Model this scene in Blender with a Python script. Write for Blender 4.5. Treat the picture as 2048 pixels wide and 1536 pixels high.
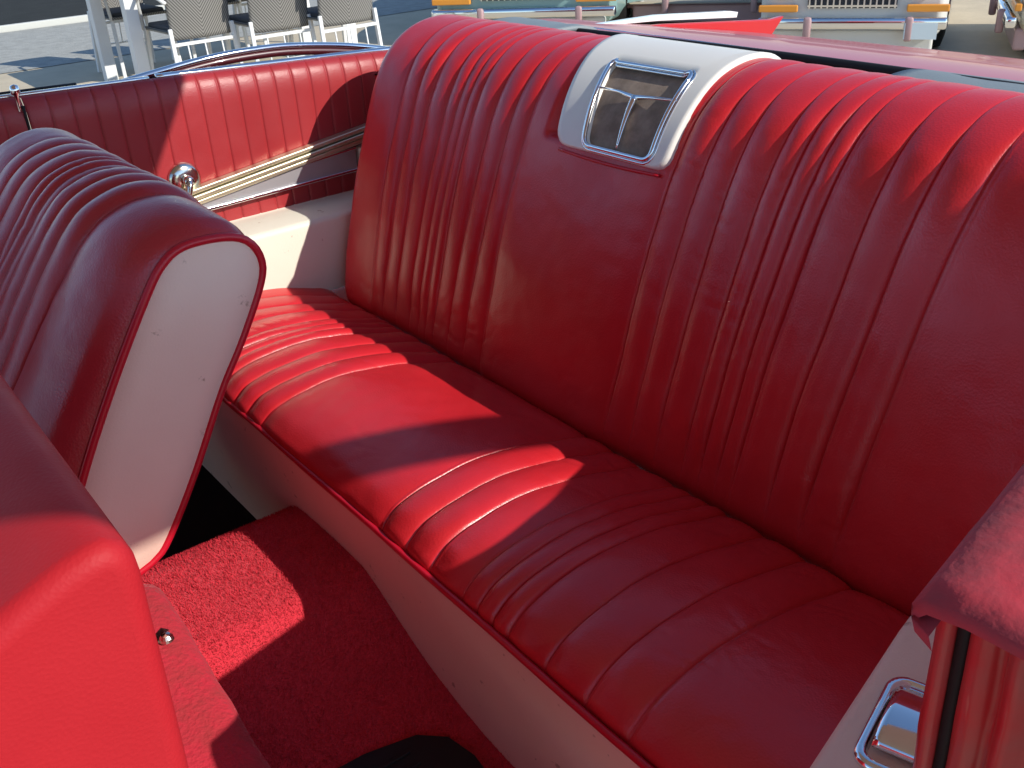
import bpy, bmesh, math, random
from mathutils import Vector, Matrix, noise
random.seed(7)
SC = bpy.context.scene
for o in list(bpy.data.objects): bpy.data.objects.remove(o)
COL = SC.collection
# ------------------------------------------------------------------ camera
cam = bpy.data.cameras.new('camera'); co = bpy.data.objects.new('camera', cam); COL.objects.link(co)
cam.sensor_width = 36; cam.lens = 35.156; cam.clip_start = 0.02; cam.clip_end = 500
ax_r = Vector((0.78781726, -0.61376259, -0.05137553))
ax_u = Vector((0.32327101, 0.34105833, 0.88270894))
ax_b = Vector((-0.52425167, -0.71202156, 0.46710329))
co.matrix_world = Matrix(((ax_r.x, ax_u.x, ax_b.x, 0), (ax_r.y, ax_u.y, ax_b.y, 0), (ax_r.z, ax_u.z, ax_b.z, 1.35), (0, 0, 0, 1)))
SC.camera = co
# ------------------------------------------------------------------ sky, sun, exposure
SUN = Vector((0.60, -1.40, 1.0)).normalized()
elev = math.asin(SUN.z); az = math.atan2(SUN.y, SUN.x)
w = bpy.data.worlds.new('World'); SC.world = w; w.use_nodes = True
nt = w.node_tree; bg = nt.nodes['Background']
sky = nt.nodes.new('ShaderNodeTexSky'); sky.sky_type = 'NISHITA'; sky.sun_disc = False
sky.sun_elevation = elev; sky.sun_rotation = math.pi / 2 - az
sky.dust_density = 0.1; sky.ozone_density = 3.0; sky.air_density = 0.9
nt.links.new(sky.outputs[0], bg.inputs[0]); bg.inputs[1].default_value = 0.15
sl = bpy.data.lights.new('sun', 'SUN'); sl.energy = 4.0; sl.angle = math.radians(0.4); sl.color = (1.0, 0.95, 0.86)
so = bpy.data.objects.new('sun', sl); COL.objects.link(so); so.rotation_euler = SUN.to_track_quat('Z', 'Y').to_euler(); so.location = (3, -7, 6)
SC.view_settings.view_transform = 'Standard'; SC.view_settings.look = 'None'
SC.view_settings.exposure = 0.34; SC.view_settings.gamma = 1.0
SC.render.engine = 'CYCLES'
SC.cycles.max_bounces = 10; SC.cycles.diffuse_bounces = 5; SC.cycles.glossy_bounces = 5

# ------------------------------------------------------------------ materials
def mat(name, col, rough=0.5, metal=0.0, bump=0.0, bscale=200.0, var=0.0, vscale=8.0, col2=None, spec=0.5, coat=0.0, bdist=0.002, sheen=0.0, rvar=0.0):
    m = bpy.data.materials.new(name); m.use_nodes = True
    n = m.node_tree.nodes; l = m.node_tree.links; b = n['Principled BSDF']
    b.inputs['Base Color'].default_value = (*col, 1); b.inputs['Roughness'].default_value = rough
    b.inputs['Metallic'].default_value = metal
    b.inputs['Specular IOR Level'].default_value = spec
    if coat: b.inputs['Coat Weight'].default_value = coat; b.inputs['Coat Roughness'].default_value = 0.04
    if sheen: b.inputs['Sheen Weight'].default_value = sheen; b.inputs['Sheen Roughness'].default_value = 0.4; b.inputs['Sheen Tint'].default_value = (*[min(1, c + .25) for c in col], 1)
    tc = n.new('ShaderNodeTexCoord')
    if var or col2:
        ns = n.new('ShaderNodeTexNoise'); ns.inputs['Scale'].default_value = vscale; ns.inputs['Detail'].default_value = 6; ns.inputs['Roughness'].default_value = 0.6
        l.new(tc.outputs['Object'], ns.inputs['Vector'])
        rp = n.new('ShaderNodeValToRGB'); rp.color_ramp.elements[0].position = 0.35; rp.color_ramp.elements[1].position = 0.68
        c2 = col2 or tuple(max(0, c * (1 - var)) for c in col)
        rp.color_ramp.elements[0].color = (*col, 1); rp.color_ramp.elements[1].color = (*c2, 1)
        l.new(ns.outputs['Fac'], rp.inputs['Fac']); l.new(rp.outputs['Color'], b.inputs['Base Color'])
    if rvar:
        n3 = n.new('ShaderNodeTexNoise'); n3.inputs['Scale'].default_value = 14; n3.inputs['Detail'].default_value = 5
        l.new(tc.outputs['Object'], n3.inputs['Vector'])
        mr = n.new('ShaderNodeMapRange'); mr.inputs['From Min'].default_value = .3; mr.inputs['From Max'].default_value = .7
        mr.inputs['To Min'].default_value = rough - rvar; mr.inputs['To Max'].default_value = rough + rvar
        l.new(n3.outputs['Fac'], mr.inputs['Value']); l.new(mr.outputs['Result'], b.inputs['Roughness'])
    if bump:
        n2 = n.new('ShaderNodeTexNoise'); n2.inputs['Scale'].default_value = bscale; n2.inputs['Detail'].default_value = 4
        l.new(tc.outputs['Object'], n2.inputs['Vector'])
        bp = n.new('ShaderNodeBump'); bp.inputs['Strength'].default_value = bump; bp.inputs['Distance'].default_value = bdist
        l.new(n2.outputs['Fac'], bp.inputs['Height']); l.new(bp.outputs['Normal'], b.inputs['Normal'])
    return m
def leather(name, col, rough=0.4, spec=.5, coat=0.0, lump=.06):
    m = mat(name, col, rough, bump=0.0, spec=spec, rvar=.06)
    n = m.node_tree.nodes; l = m.node_tree.links; b = n['Principled BSDF']; tc = n['Texture Coordinate']
    vo = n.new('ShaderNodeTexVoronoi'); vo.inputs['Scale'].default_value = 330; vo.feature = 'F1'
    l.new(tc.outputs['Object'], vo.inputs['Vector'])
    ns = n.new('ShaderNodeTexNoise'); ns.inputs['Scale'].default_value = 22; ns.inputs['Detail'].default_value = 5
    l.new(tc.outputs['Object'], ns.inputs['Vector'])
    b1 = n.new('ShaderNodeBump'); b1.inputs['Strength'].default_value = 0.2; b1.inputs['Distance'].default_value = 0.001
    l.new(vo.outputs['Distance'], b1.inputs['Height'])
    b2 = n.new('ShaderNodeBump'); b2.inputs['Strength'].default_value = lump; b2.inputs['Distance'].default_value = 0.01
    l.new(ns.outputs['Fac'], b2.inputs['Height']); l.new(b1.outputs['Normal'], b2.inputs['Normal']); l.new(b2.outputs['Normal'], b.inputs['Normal'])
    b.inputs['Coat Weight'].default_value = coat; b.inputs['Coat Roughness'].default_value = .26
    # light tonal wear
    n4 = n.new('ShaderNodeTexNoise'); n4.inputs['Scale'].default_value = 5; n4.inputs['Detail'].default_value = 7
    l.new(tc.outputs['Object'], n4.inputs['Vector'])
    rp = n.new('ShaderNodeValToRGB'); rp.color_ramp.elements[0].position = .3; rp.color_ramp.elements[1].position = .75
    rp.color_ramp.elements[0].color = (*[c * .9 for c in col], 1); rp.color_ramp.elements[1].color = (*[min(1, c * 1.06 + .004) for c in col], 1)
    l.new(n4.outputs['Fac'], rp.inputs['Fac']); l.new(rp.outputs['Color'], b.inputs['Base Color'])
    return m
M = {}
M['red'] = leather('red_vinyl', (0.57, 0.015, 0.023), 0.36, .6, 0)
M['red_front_shade'] = leather('red_vinyl_shaded', (0.40, 0.014, 0.022), 0.33, .7, 0)  # same red vinyl, base colour darkened to carry the shade on this seat
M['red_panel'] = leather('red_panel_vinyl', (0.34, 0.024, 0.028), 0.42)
M['piping'] = mat('red_piping', (0.52, 0.006, 0.022), 0.35)
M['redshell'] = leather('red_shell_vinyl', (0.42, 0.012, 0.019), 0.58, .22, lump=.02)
def cream_mat(name, col, stains=None):
    m = mat(name, col, .5, bump=.25, bscale=350, bdist=.001, var=.05, vscale=6, rvar=.06, spec=.3)
    n = m.node_tree.nodes; l = m.node_tree.links; b = n['Principled BSDF']; tc = n['Texture Coordinate']
    src = b.inputs['Base Color'].links[0].from_socket
    ns = n.new('ShaderNodeTexNoise'); ns.inputs['Scale'].default_value = 26; ns.inputs['Detail'].default_value = 5; ns.inputs['Roughness'].default_value = .65
    l.new(tc.outputs['Object'], ns.inputs['Vector'])
    rp = n.new('ShaderNodeValToRGB'); rp.color_ramp.elements[0].position = .655; rp.color_ramp.elements[1].position = .70
    rp.color_ramp.elements[0].color = (0, 0, 0, 1); rp.color_ramp.elements[1].color = (.6, .6, .6, 1)
    l.new(ns.outputs['Fac'], rp.inputs['Fac'])
    mx = n.new('ShaderNodeMix'); mx.data_type = 'RGBA'; l.new(rp.outputs['Color'], mx.inputs[0]); l.new(src, mx.inputs[6]); mx.inputs[7].default_value = (.30, .13, .06, 1)
    l.new(mx.outputs[2], b.inputs['Base Color'])
    return m
M['cream'] = cream_mat('cream_vinyl', (0.78, 0.74, 0.62))
M['white'] = cream_mat('white_vinyl_red_bounce', (0.92, 0.67, 0.54))  # white vinyl with red bounce light painted in as a pink tint
M['plate'] = mat('white_painted_metal', (0.76, 0.74, 0.68), .4, coat=.1, var=.03, vscale=5)
M['chrome'] = mat('chrome', (0.82, 0.84, 0.86), .07, 1.0, rvar=.03)
M['chrome_dull'] = mat('aged_chrome', (0.72, 0.70, 0.62), .22, 1.0, bump=.1, bscale=60, rvar=.08)
M['gold'] = mat('champagne_trim', (0.70, 0.64, 0.46), .4, .85, bump=.05, bscale=50, rvar=.08)
M['silver'] = mat('silver_insert', (0.50, 0.50, 0.52), .4, .6, var=.1)
M['grille'] = mat('speaker_cloth', (0.20, 0.155, 0.125), .8, bump=.6, bscale=700, col2=(0.30, 0.235, 0.19), vscale=40, bdist=.001, spec=.05)
M['paint'] = mat('red_car_paint', (0.50, 0.012, 0.018), .3, coat=.35, bump=.02, bscale=6, bdist=.01)
M['paint_dark'] = mat('dark_red_paint', (0.06, 0.006, 0.009), .35, coat=.4)
M['paint_worn'] = mat('worn_red_paint', (0.55, 0.014, 0.02), .33, coat=.4, bump=.25, bscale=22, col2=(0.42, 0.07, 0.06), vscale=11, bdist=.004, rvar=.12)
M['capcloth'] = mat('worn_red_cloth', (0.46, 0.03, 0.05), .85, bump=.8, bscale=70, col2=(0.30, 0.04, 0.055), vscale=22, sheen=.2)
M['carpet'] = mat('red_carpet', (0.74, 0.045, 0.068), .95, bump=.7, bscale=420, col2=(0.58, 0.028, 0.045), vscale=260, bdist=.006, sheen=.35, spec=.15)
M['velvet'] = mat('worn_carpet', (0.46, 0.022, 0.04), .9, bump=.8, bscale=160, col2=(0.33, 0.03, 0.035), vscale=30, bdist=.004, sheen=.35, spec=.2)
M['shadefloor'] = mat('shade_black_floor', (0.012, 0.009, 0.009), .95, bump=.4, bscale=200, spec=.1)  # near-black base puts the deep shade of the footwell into the colour
M['rubber'] = mat('black_rubber', (0.010, 0.010, 0.010), .6, bump=.2, bscale=80, spec=.3)
M['boot'] = mat('grey_boot_vinyl', (0.20, 0.235, 0.25), .55, bump=.3, bscale=200)
M['finwhite'] = mat('white_car_paint', (0.78, 0.80, 0.78), .25, coat=.8)
M['table'] = mat('white_metal', (0.74, 0.75, 0.74), .4, var=.04)
M['tabletop'] = mat('pale_top', (0.66, 0.68, 0.69), .3)
M['dark'] = mat('dark_gap', (0.03, 0.033, 0.04), .6)
M['cushion'] = mat('charcoal_cushion', (0.04, 0.045, 0.055), .8, bump=.3, bscale=120)
# woven chair back: nested diamonds in the weave
def weave_mat():
    m = mat('woven_cord', (0.26, 0.25, 0.235), .75)
    n = m.node_tree.nodes; l = m.node_tree.links; b = n['Principled BSDF']; tc = n['Texture Coordinate']
    sp = n.new('ShaderNodeSeparateXYZ'); l.new(tc.outputs['Object'], sp.inputs[0])
    ax = n.new('ShaderNodeMath'); ax.operation = 'ABSOLUTE'; l.new(sp.outputs['X'], ax.inputs[0])
    sz = n.new('ShaderNodeMath'); sz.operation = 'SUBTRACT'; l.new(sp.outputs['Z'], sz.inputs[0]); sz.inputs[1].default_value = .66
    az_ = n.new('ShaderNodeMath'); az_.operation = 'ABSOLUTE'; l.new(sz.outputs[0], az_.inputs[0])
    mu = n.new('ShaderNodeMath'); mu.operation = 'MULTIPLY'; l.new(az_.outputs[0], mu.inputs[0]); mu.inputs[1].default_value = .8
    ad = n.new('ShaderNodeMath'); ad.operation = 'ADD'; l.new(ax.outputs[0], ad.inputs[0]); l.new(mu.outputs[0], ad.inputs[1])
    sc = n.new('ShaderNodeMath'); sc.operation = 'MULTIPLY'; l.new(ad.outputs[0], sc.inputs[0]); sc.inputs[1].default_value = 330
    si = n.new('ShaderNodeMath'); si.operation = 'SINE'; l.new(sc.outputs[0], si.inputs[0])
    rp = n.new('ShaderNodeValToRGB'); rp.color_ramp.elements[0].position = .25; rp.color_ramp.elements[1].position = .75
    rp.color_ramp.elements[0].color = (0.085, 0.082, 0.075, 1); rp.color_ramp.elements[1].color = (0.24, 0.23, 0.21, 1)
    mr = n.new('ShaderNodeMapRange'); mr.inputs['From Min'].default_value = -1; mr.inputs['From Max'].default_value = 1
    l.new(si.outputs[0], mr.inputs['Value']); l.new(mr.outputs['Result'], rp.inputs['Fac']); l.new(rp.outputs['Color'], b.inputs['Base Color'])
    return m
M['weave'] = weave_mat()
def glass_mat(name, tint=(0.9, 0.95, 0.95)):
    m = bpy.data.materials.new(name); m.use_nodes = True; n = m.node_tree.nodes; l = m.node_tree.links
    n.remove(n['Principled BSDF']); t = n.new('ShaderNodeBsdfTransparent'); t.inputs[0].default_value = (*tint, 1)
    g = n.new('ShaderNodeBsdfGlossy'); g.inputs['Roughness'].default_value = 0.02
    f = n.new('ShaderNodeFresnel'); f.inputs['IOR'].default_value = 1.45; mx = n.new('ShaderNodeMixShader')
    l.new(f.outputs[0], mx.inputs[0]); l.new(t.outputs[0], mx.inputs[1]); l.new(g.outputs[0], mx.inputs[2]); l.new(mx.outputs[0], n['Material Output'].inputs[0])
    return m
M['glass'] = glass_mat('clear_glass')

# ------------------------------------------------------------------ helpers
def tag(o, label=None, cat=None, group=None, kind=None):
    if label: o['label'] = label
    if cat: o['category'] = cat
    if group: o['group'] = group
    if kind: o['kind'] = kind
    return o
def mesh_obj(name, verts, faces, m, parent=None, smooth=True):
    me = bpy.data.meshes.new(name); me.from_pydata([tuple(v) for v in verts], [], faces); me.update()
    o = bpy.data.objects.new(name, me); COL.objects.link(o)
    me.materials.append(m)
    if smooth:
        for p in me.polygons: p.use_smooth = True
    if parent: o.parent = parent; o.matrix_parent_inverse = Matrix.Translation(-Vector(parent_loc(parent)))
    return o
def parent_loc(p):
    return Vector(p.location) if p.data is None else Vector((0, 0, 0))
def empty(name, loc=(0, 0, 0)):
    o = bpy.data.objects.new(name, None); COL.objects.link(o); o.location = loc; return o
def grid(name, rows, m, parent=None, closed_u=False, flip=False, smooth=True):
    nu = len(rows); nv = len(rows[0]); V = [p for r in rows for p in r]; F = []
    for i in range(nu if closed_u else nu - 1):
        for j in range(nv - 1):
            a = i * nv + j; b = ((i + 1) % nu) * nv + j
            q = (a, a + 1, b + 1, b); F.append(q[::-1] if flip else q)
    return mesh_obj(name, V, F, m, parent, smooth)
class MB:
    def __init__(s): s.V = []; s.F = []
    def add(s, V, F): k = len(s.V); s.V += [tuple(v) for v in V]; s.F += [tuple(i + k for i in f) for f in F]
    def box(s, c, d, rz=0, bev=0.0, R=None):
        bm = bmesh.new(); bmesh.ops.create_cube(bm, size=1)
        for v in bm.verts: v.co = Vector((v.co.x * d[0], v.co.y * d[1], v.co.z * d[2]))
        if bev: bmesh.ops.bevel(bm, geom=list(bm.edges), offset=bev, segments=3, profile=.5, affect='EDGES')
        T = Matrix.Translation(Vector(c)) @ (R if R is not None else Matrix.Rotation(rz, 4, 'Z'))
        bm.verts.index_update(); s.add([T @ v.co for v in bm.verts], [[v.index for v in f.verts] for f in bm.faces]); bm.free(); return s
    def bar(s, a, b, wx, wy, up=(0, 0, 1)):
        a = Vector(a); b = Vector(b); d = (b - a); L = d.length; z = d / L; x = Vector(up).cross(z)
        if x.length < 1e-4: x = Vector((1, 0, 0)).cross(z)
        x.normalize(); y = z.cross(x); V = []
        for p in (a, b):
            for sx, sy in ((-1, -1), (1, -1), (1, 1), (-1, 1)): V.append(p + x * sx * wx / 2 + y * sy * wy / 2)
        s.add(V, [(3, 2, 1, 0), (4, 5, 6, 7), (0, 1, 5, 4), (1, 2, 6, 5), (2, 3, 7, 6), (3, 0, 4, 7)]); return s
    def tube(s, pts, r, n=10, closed=False, ry=None, caps=True):
        pts = [Vector(p) for p in pts]; N = len(pts); V = []; up = Vector((0, 0, 1)); prevx = None
        for i, p in enumerate(pts):
            if closed: t = pts[(i + 1) % N] - pts[i - 1]
            else: t = pts[min(i + 1, N - 1)] - pts[max(i - 1, 0)]
            t.normalize()
            if prevx is None:
                x = up.cross(t)
                if x.length < .05: x = Vector((1, 0, 0)).cross(t)
            else: x = prevx - t * prevx.dot(t)
            x.normalize(); prevx = x; y = t.cross(x)
            rr = r[i] if isinstance(r, (list, tuple)) else r
            for k in range(n):
                a = 2 * math.pi * k / n; V.append(p + x * math.cos(a) * rr + y * math.sin(a) * (ry if ry else rr))
        F = []
        for i in range(N if closed else N - 1):
            for k in range(n):
                a = i * n + k; b = i * n + (k + 1) % n; c = ((i + 1) % N) * n + (k + 1) % n; d = ((i + 1) % N) * n + k
                F.append((a, b, c, d))
        if not closed and caps: F += [tuple(range(n))[::-1], tuple(range((N - 1) * n, N * n))]
        s.add(V, F); return s
    def prism(s, poly, axis, a, b):
        # poly of 2D points; axis 'x','y','z' = extrusion axis
        def P(u, v, w): return {'x': (w, u, v), 'y': (u, w, v), 'z': (u, v, w)}[axis]
        n = len(poly); V = [P(u, v, a) for u, v in poly] + [P(u, v, b) for u, v in poly]
        F = [tuple(range(n)), tuple(range(2 * n - 1, n - 1, -1))] + [(i, i + n, (i + 1) % n + n, (i + 1) % n) for i in range(n)]
        s.add(V, F); return s
    def lathe(s, prof, c, axis='z', n=28):
        V = []; F = []
        for r, h in prof:
            for k in range(n):
                a = 2 * math.pi * k / n; u = r * math.cos(a); v = r * math.sin(a)
                V.append(Vector(c) + Vector({'z': (u, v, h), 'y': (u, h, v), 'x': (h, u, v)}[axis]))
        for i in range(len(prof) - 1):
            for k in range(n): F.append((i * n + k, i * n + (k + 1) % n, (i + 1) * n + (k + 1) % n, (i + 1) * n + k))
        s.add(V, F); return s
    def build(s, name, m, parent=None, smooth=False, bevel=0.0, auto=False):
        o = mesh_obj(name, s.V, s.F, m, parent, smooth)
        bm = bmesh.new(); bm.from_mesh(o.data); bmesh.ops.recalc_face_normals(bm, faces=bm.faces); bm.to_mesh(o.data); bm.free()
        if bevel:
            md = o.modifiers.new('bevel', 'BEVEL'); md.width = bevel; md.segments = 3; md.limit_method = 'ANGLE'; md.angle_limit = math.radians(35); md.harden_normals = False
            for p in o.data.polygons: p.use_smooth = True
            o.modifiers.new('wn', 'WEIGHTED_NORMAL')
        return o
def catmull(P, n):
    P = [Vector(p) for p in P]; Q = [P[0] * 2 - P[1]] + P + [P[-1] * 2 - P[-2]]; out = []
    fine = []
    for i in range(1, len(Q) - 2):
        for k in range(24):
            t = k / 24; a, b, c, d = Q[i - 1], Q[i], Q[i + 1], Q[i + 2]
            fine.append(0.5 * ((2 * b) + (c - a) * t + (2 * a - 5 * b + 4 * c - d) * t * t + (3 * b - a - 3 * c + d) * t ** 3))
    fine.append(P[-1])
    L = [0]
    for a, b in zip(fine, fine[1:]): L.append(L[-1] + (b - a).length)
    j = 0
    for i in range(n):
        s = L[-1] * i / (n - 1)
        while j < len(L) - 2 and L[j + 1] < s: j += 1
        f = (s - L[j]) / max(1e-9, L[j + 1] - L[j]); out.append(fine[j].lerp(fine[j + 1], f))
    return out
def smooth01(t): t = max(0, min(1, t)); return t * t * (3 - 2 * t)
def normals2(P):
    N = []
    for i in range(len(P)):
        t = P[min(i + 1, len(P) - 1)] - P[max(i - 1, 0)]; t.normalize(); N.append(Vector((-t.y, t.x)))
    return N
def upholstery(name, profI, y0, y1, seams, m, parent, ns=150, amp=.013, wide=.08, wideamp=.012, fade0=.1, fade1=.0,
               r0=.05, r1=.05, depth=.12, profE=None, e_w=.12, e_side=None, seed=0., ridge=.0024, fstart=0.0, flat_z=None, hfade=False, hmod=None):
    """pleated cushion skin: profile in x/z swept along y; seams = list of (y at start of profile, y at end)"""
    I = catmull(profI, ns); Nn = normals2(I); E = catmull(profE, ns) if profE else None
    cols = []  # (k interval, tau)
    bounds = [(y0, y0)] + list(seams) + [(y1, y1)]
    for k in range(len(bounds) - 1):
        w0 = bounds[k + 1][0] - bounds[k][0]; n = max(10, int(w0 / .0045))
        for j in range(n):
            u = j / n; tau = .5 - .5 * math.cos(math.pi * u) if 0 < k < len(bounds) - 2 else u
            if k == 0: tau = 1 - (1 - u) ** 1.0
            cols.append((k, tau))
    cols.append((len(bounds) - 2, 1.0))
    rows = []
    for (k, tau) in cols:
        col = []
        for i in range(ns):
            s = i / (ns - 1)
            ya = bounds[k][0] + (bounds[k][1] - bounds[k][0]) * s; yb = bounds[k + 1][0] + (bounds[k + 1][1] - bounds[k + 1][0]) * s
            y = ya + (yb - ya) * tau; wd = yb - ya; av = 1 + .45 * noise.noise(Vector((k * 7.3 + seed, s * 3.1, 0))); wander = .0035 * noise.noise(Vector((y * 6, s * 4.5, seed + 3))) * min(1, (y - y0) / .05, (y1 - y) / .05); y += wander
            f = smooth01((s - fstart) / fade0) if fade0 else 1
            g = 1.0
            if flat_z is not None: g = 1 - .78 * smooth01((I[i].y - flat_z[0]) / (flat_z[1] - flat_z[0]))
            if fade1: f *= smooth01((1 - s) / fade1)
            first = (k == 0); last = (k == len(bounds) - 2)
            yy_ = y - wander
            if first: d = yb - yy_
            elif last: d = yy_ - ya
            else: d = min(yy_ - ya, yb - yy_)
            if wd > wide or first or last:
                h = wideamp * (1 - math.exp(-(d / .016))) * (.45 + .55 * f)
                h += f * ridge * math.exp(-((d - .0028) / .0022) ** 2)
            else:
                u = 2 * tau - 1; A = min(amp, wd * .27) * av
                h = A * (1 - abs(u) ** 2.3) ** .72 * f
                h += f * ridge * math.exp(-((yb - yy_ - .0024) / .0018) ** 2)
            # folds and hand wrinkles
            P = Vector((I[i].x, y, I[i].y))
            h += .0026 * noise.noise(P * 8 + Vector((seed, 0, 0))) + .0007 * noise.noise(P * 34)
            cr = noise.noise(Vector((P.x * 22 + 4 * noise.noise(P * 7), P.y * 11, P.z * 26 + seed))); h -= .0009 * max(0, 1 - abs(cr) * 14) * max(0, noise.noise(P * 5 + Vector((9, seed, 2))) + .12) * 2.5
            h -= .0016 * math.exp(-(d / .0014) ** 2) * f
            h *= g
            if hfade: h *= smooth01(s / .05)
            if hmod: h -= hmod(y, I[i].x, I[i].y)
            base = I[i]
            if E is not None:
                de = (y - y0) if e_side == 0 else (y1 - y)
                ww = math.sqrt(max(0, 1 - (1 - min(de / e_w, 1)) ** 2)); base = E[i].lerp(I[i], ww); h *= min(1, de / .02)
            if r0:
                dd = y - y0
                if dd < r0: h -= r0 - math.sqrt(max(0, r0 * r0 - (r0 - dd) ** 2))
            if r1:
                dd = y1 - y
                if dd < r1: h -= r1 - math.sqrt(max(0, r1 * r1 - (r1 - dd) ** 2))
            q = base + Nn[i] * h
            col.append(Vector((q.x, y, q.y)))
        rows.append(col)
    # return the sides inward
    def side(col, sgn):
        return [Vector((c.x - Nn[i].x * depth, c.y + sgn * .003, c.z - Nn[i].y * depth)) for i, c in enumerate(col)]
    if r0: rows.insert(0, side(rows[0], 1))
    if r1: rows.append(side(rows[-1], -1))
    return grid(name, rows, m, parent, flip=True)

# ================================================================== SETTING
def sheet(name, x0, x1, y0, y1, z, m):
    return tag(mesh_obj(name, [(x0, y0, z), (x1, y0, z), (x1, y1, z), (x0, y1, z)], [(0, 1, 2, 3)], m, None, False), kind='structure')
M['paving'] = mat('beige_paving', (0.56, 0.47, 0.33), .85, bump=.3, bscale=30, var=.14, vscale=3, bdist=.01)
M['asphalt'] = mat('grey_asphalt', (0.40, 0.40, 0.365), .95, spec=.1, bump=.6, bscale=60, var=.22, vscale=9, bdist=.01)
M['road'] = mat('dark_road', (0.04, 0.042, 0.040), .95, spec=.1, bump=.4, bscale=60, var=.2, vscale=4, bdist=.01)
M['kerb'] = mat('kerb_stone', (0.55, 0.55, 0.50), .8, bump=.3, bscale=40)
M['tarmac'] = mat('warm_tarmac', (0.40, 0.33, 0.27), .9, bump=.4, bscale=50, var=.2, vscale=3, bdist=.01)
sheet('ground', -200, 200, -200, 200, 0.0, M['tarmac'])
o = mesh_obj('terrace', [(-40, 4.2, .004), (2.2, 4.2, .004), (3.4, 2.9, .004), (5.0, 1.6, .004), (5.6, -3, .004), (40, -3, .004), (40, 9.1, .004), (-40, 9.1, .004)], [tuple(range(8))], M['paving'], None, False); tag(o, kind='structure')
sheet('pavement', -60, 60, 9.1, 11.75, 0.008, M['asphalt'])
sheet('road', -80, 80, 11.83, 60, 0.012, M['road'])
k = MB(); k.box((0, 11.80, .03), (120, .07, .08)); tag(k.build('kerb', M['kerb'], None, bevel=.01), kind='structure')

# ================================================================== CONVERTIBLE CAR
car = empty('convertible_car', (1.0, 1.225, 0))
tag(car, 'red open-top classic car with pleated red and white vinyl seats, seen from its near side', 'car')
# ---- rear seat backrest
BACK = [(1.05, .395), (1.010, .425), (1.000, .458), (1.012, .51), (1.036, .60), (1.062, .69), (1.10, .80), (1.148, .915), (1.19, .980), (1.24, 1.020), (1.30, 1.037), (1.36, 1.034), (1.40, 1.01), (1.425, .97), (1.43, .90)]
TOPF = .72
nb = [(.640, .575), (.700, .640), (.760, .705), (.828, .775), (.858, .808), (.890, .845), (.925, .885), (.985, .950), (1.045, 1.005), (1.105, 1.058)]
gb = [(1.462, 1.452), (1.522, 1.490), (1.578, 1.550), (1.632, 1.614), (1.662, 1.640), (1.690, 1.668), (1.724, 1.710), (1.775, 1.780), (1.826, 1.828), (1.876, 1.890)]
def under_plate(y, x, z):
    return .016 * smooth01((y - 1.105) / .02) * smooth01((1.40 - y) / .02) * smooth01((z - .895) / .015) * smooth01((1.33 - x) / .04)
back = upholstery('rear_backrest', BACK, .385, 2.035, nb + gb, M['red'], car, ns=190, amp=.0095, fade0=.14, fstart=.06, r0=.05, r1=.055, depth=.22, wideamp=.009, flat_z=(.97, 1.036), hmod=under_plate)
# surface frame of the backrest, for what is mounted on it
BS = catmull(BACK, 400); BN = normals2(BS)
def bs_at(x=None, z=None, front=True):
    best = None
    for i, p in enumerate(BS):
        if z is not None and front and p.x < 1.27:
            d = abs(p.y - z)
        elif x is not None: d = abs(p.x - x) + (0 if p.y > .95 else 9)
        else: continue
        if best is None or d < best[0]: best = (d, i)
    return best[1]
def on_back(si, y, off):
    i0 = int(si); f = si - i0; i1 = min(i0 + 1, len(BS) - 1)
    p = BS[i0].lerp(BS[i1], f); n = BN[i0].lerp(BN[i1], f); return Vector((p.x + n.x * off, y, p.y + n.y * off))
s_bot = bs_at(z=.893) - 1; s_top = bs_at(x=1.405)
s_b1 = bs_at(z=.902); s_b2 = bs_at(x=1.235)
def rr_poly(corners, rad, n=8):
    """rounded polygon in (s,y) space; s scaled to metres"""
    out = []; N = len(corners)
    for i in range(N):
        p = Vector(corners[i]); a = Vector(corners[i - 1]); b = Vector(corners[(i + 1) % N])
        da = (a - p).normalized(); db = (b - p).normalized(); r = rad[i] if isinstance(rad, (list, tuple)) else rad
        A = p + da * r; B = p + db * r
        for k in range(n + 1):
            t = k / n; out.append(A * (1 - t) ** 2 + p * 2 * t * (1 - t) + B * t * t)
    return out
def resample(poly, n):
    P = poly + [poly[0]]; L = [0]
    for a, b in zip(P, P[1:]): L.append(L[-1] + (b - a).length)
    out = []; j = 0
    for i in range(n):
        s = L[-1] * i / n
        while L[j + 1] < s: j += 1
        out.append(P[j].lerp(P[j + 1], (s - L[j]) / max(1e-9, L[j + 1] - L[j])))
    return out
DS = 0
for a, b in zip(BS, BS[1:]): DS += (b - a).length
DS /= 399
def sm(i): return i * DS
outer = rr_poly([(sm(s_bot), 1.352), (sm(s_top), 1.440), (sm(s_top), 1.085), (sm(s_bot), 1.088)], [.028, .01, .01, .028])
# side edges curve a little
inner = rr_poly([(sm(s_b1), 1.276), (sm(s_b2), 1.315), (sm(s_b2), 1.133), (sm(s_b1), 1.124)], [.014, .014, .014, .014])
NR = 120
oc = resample(outer, NR); ic = resample(inner, NR)
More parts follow.
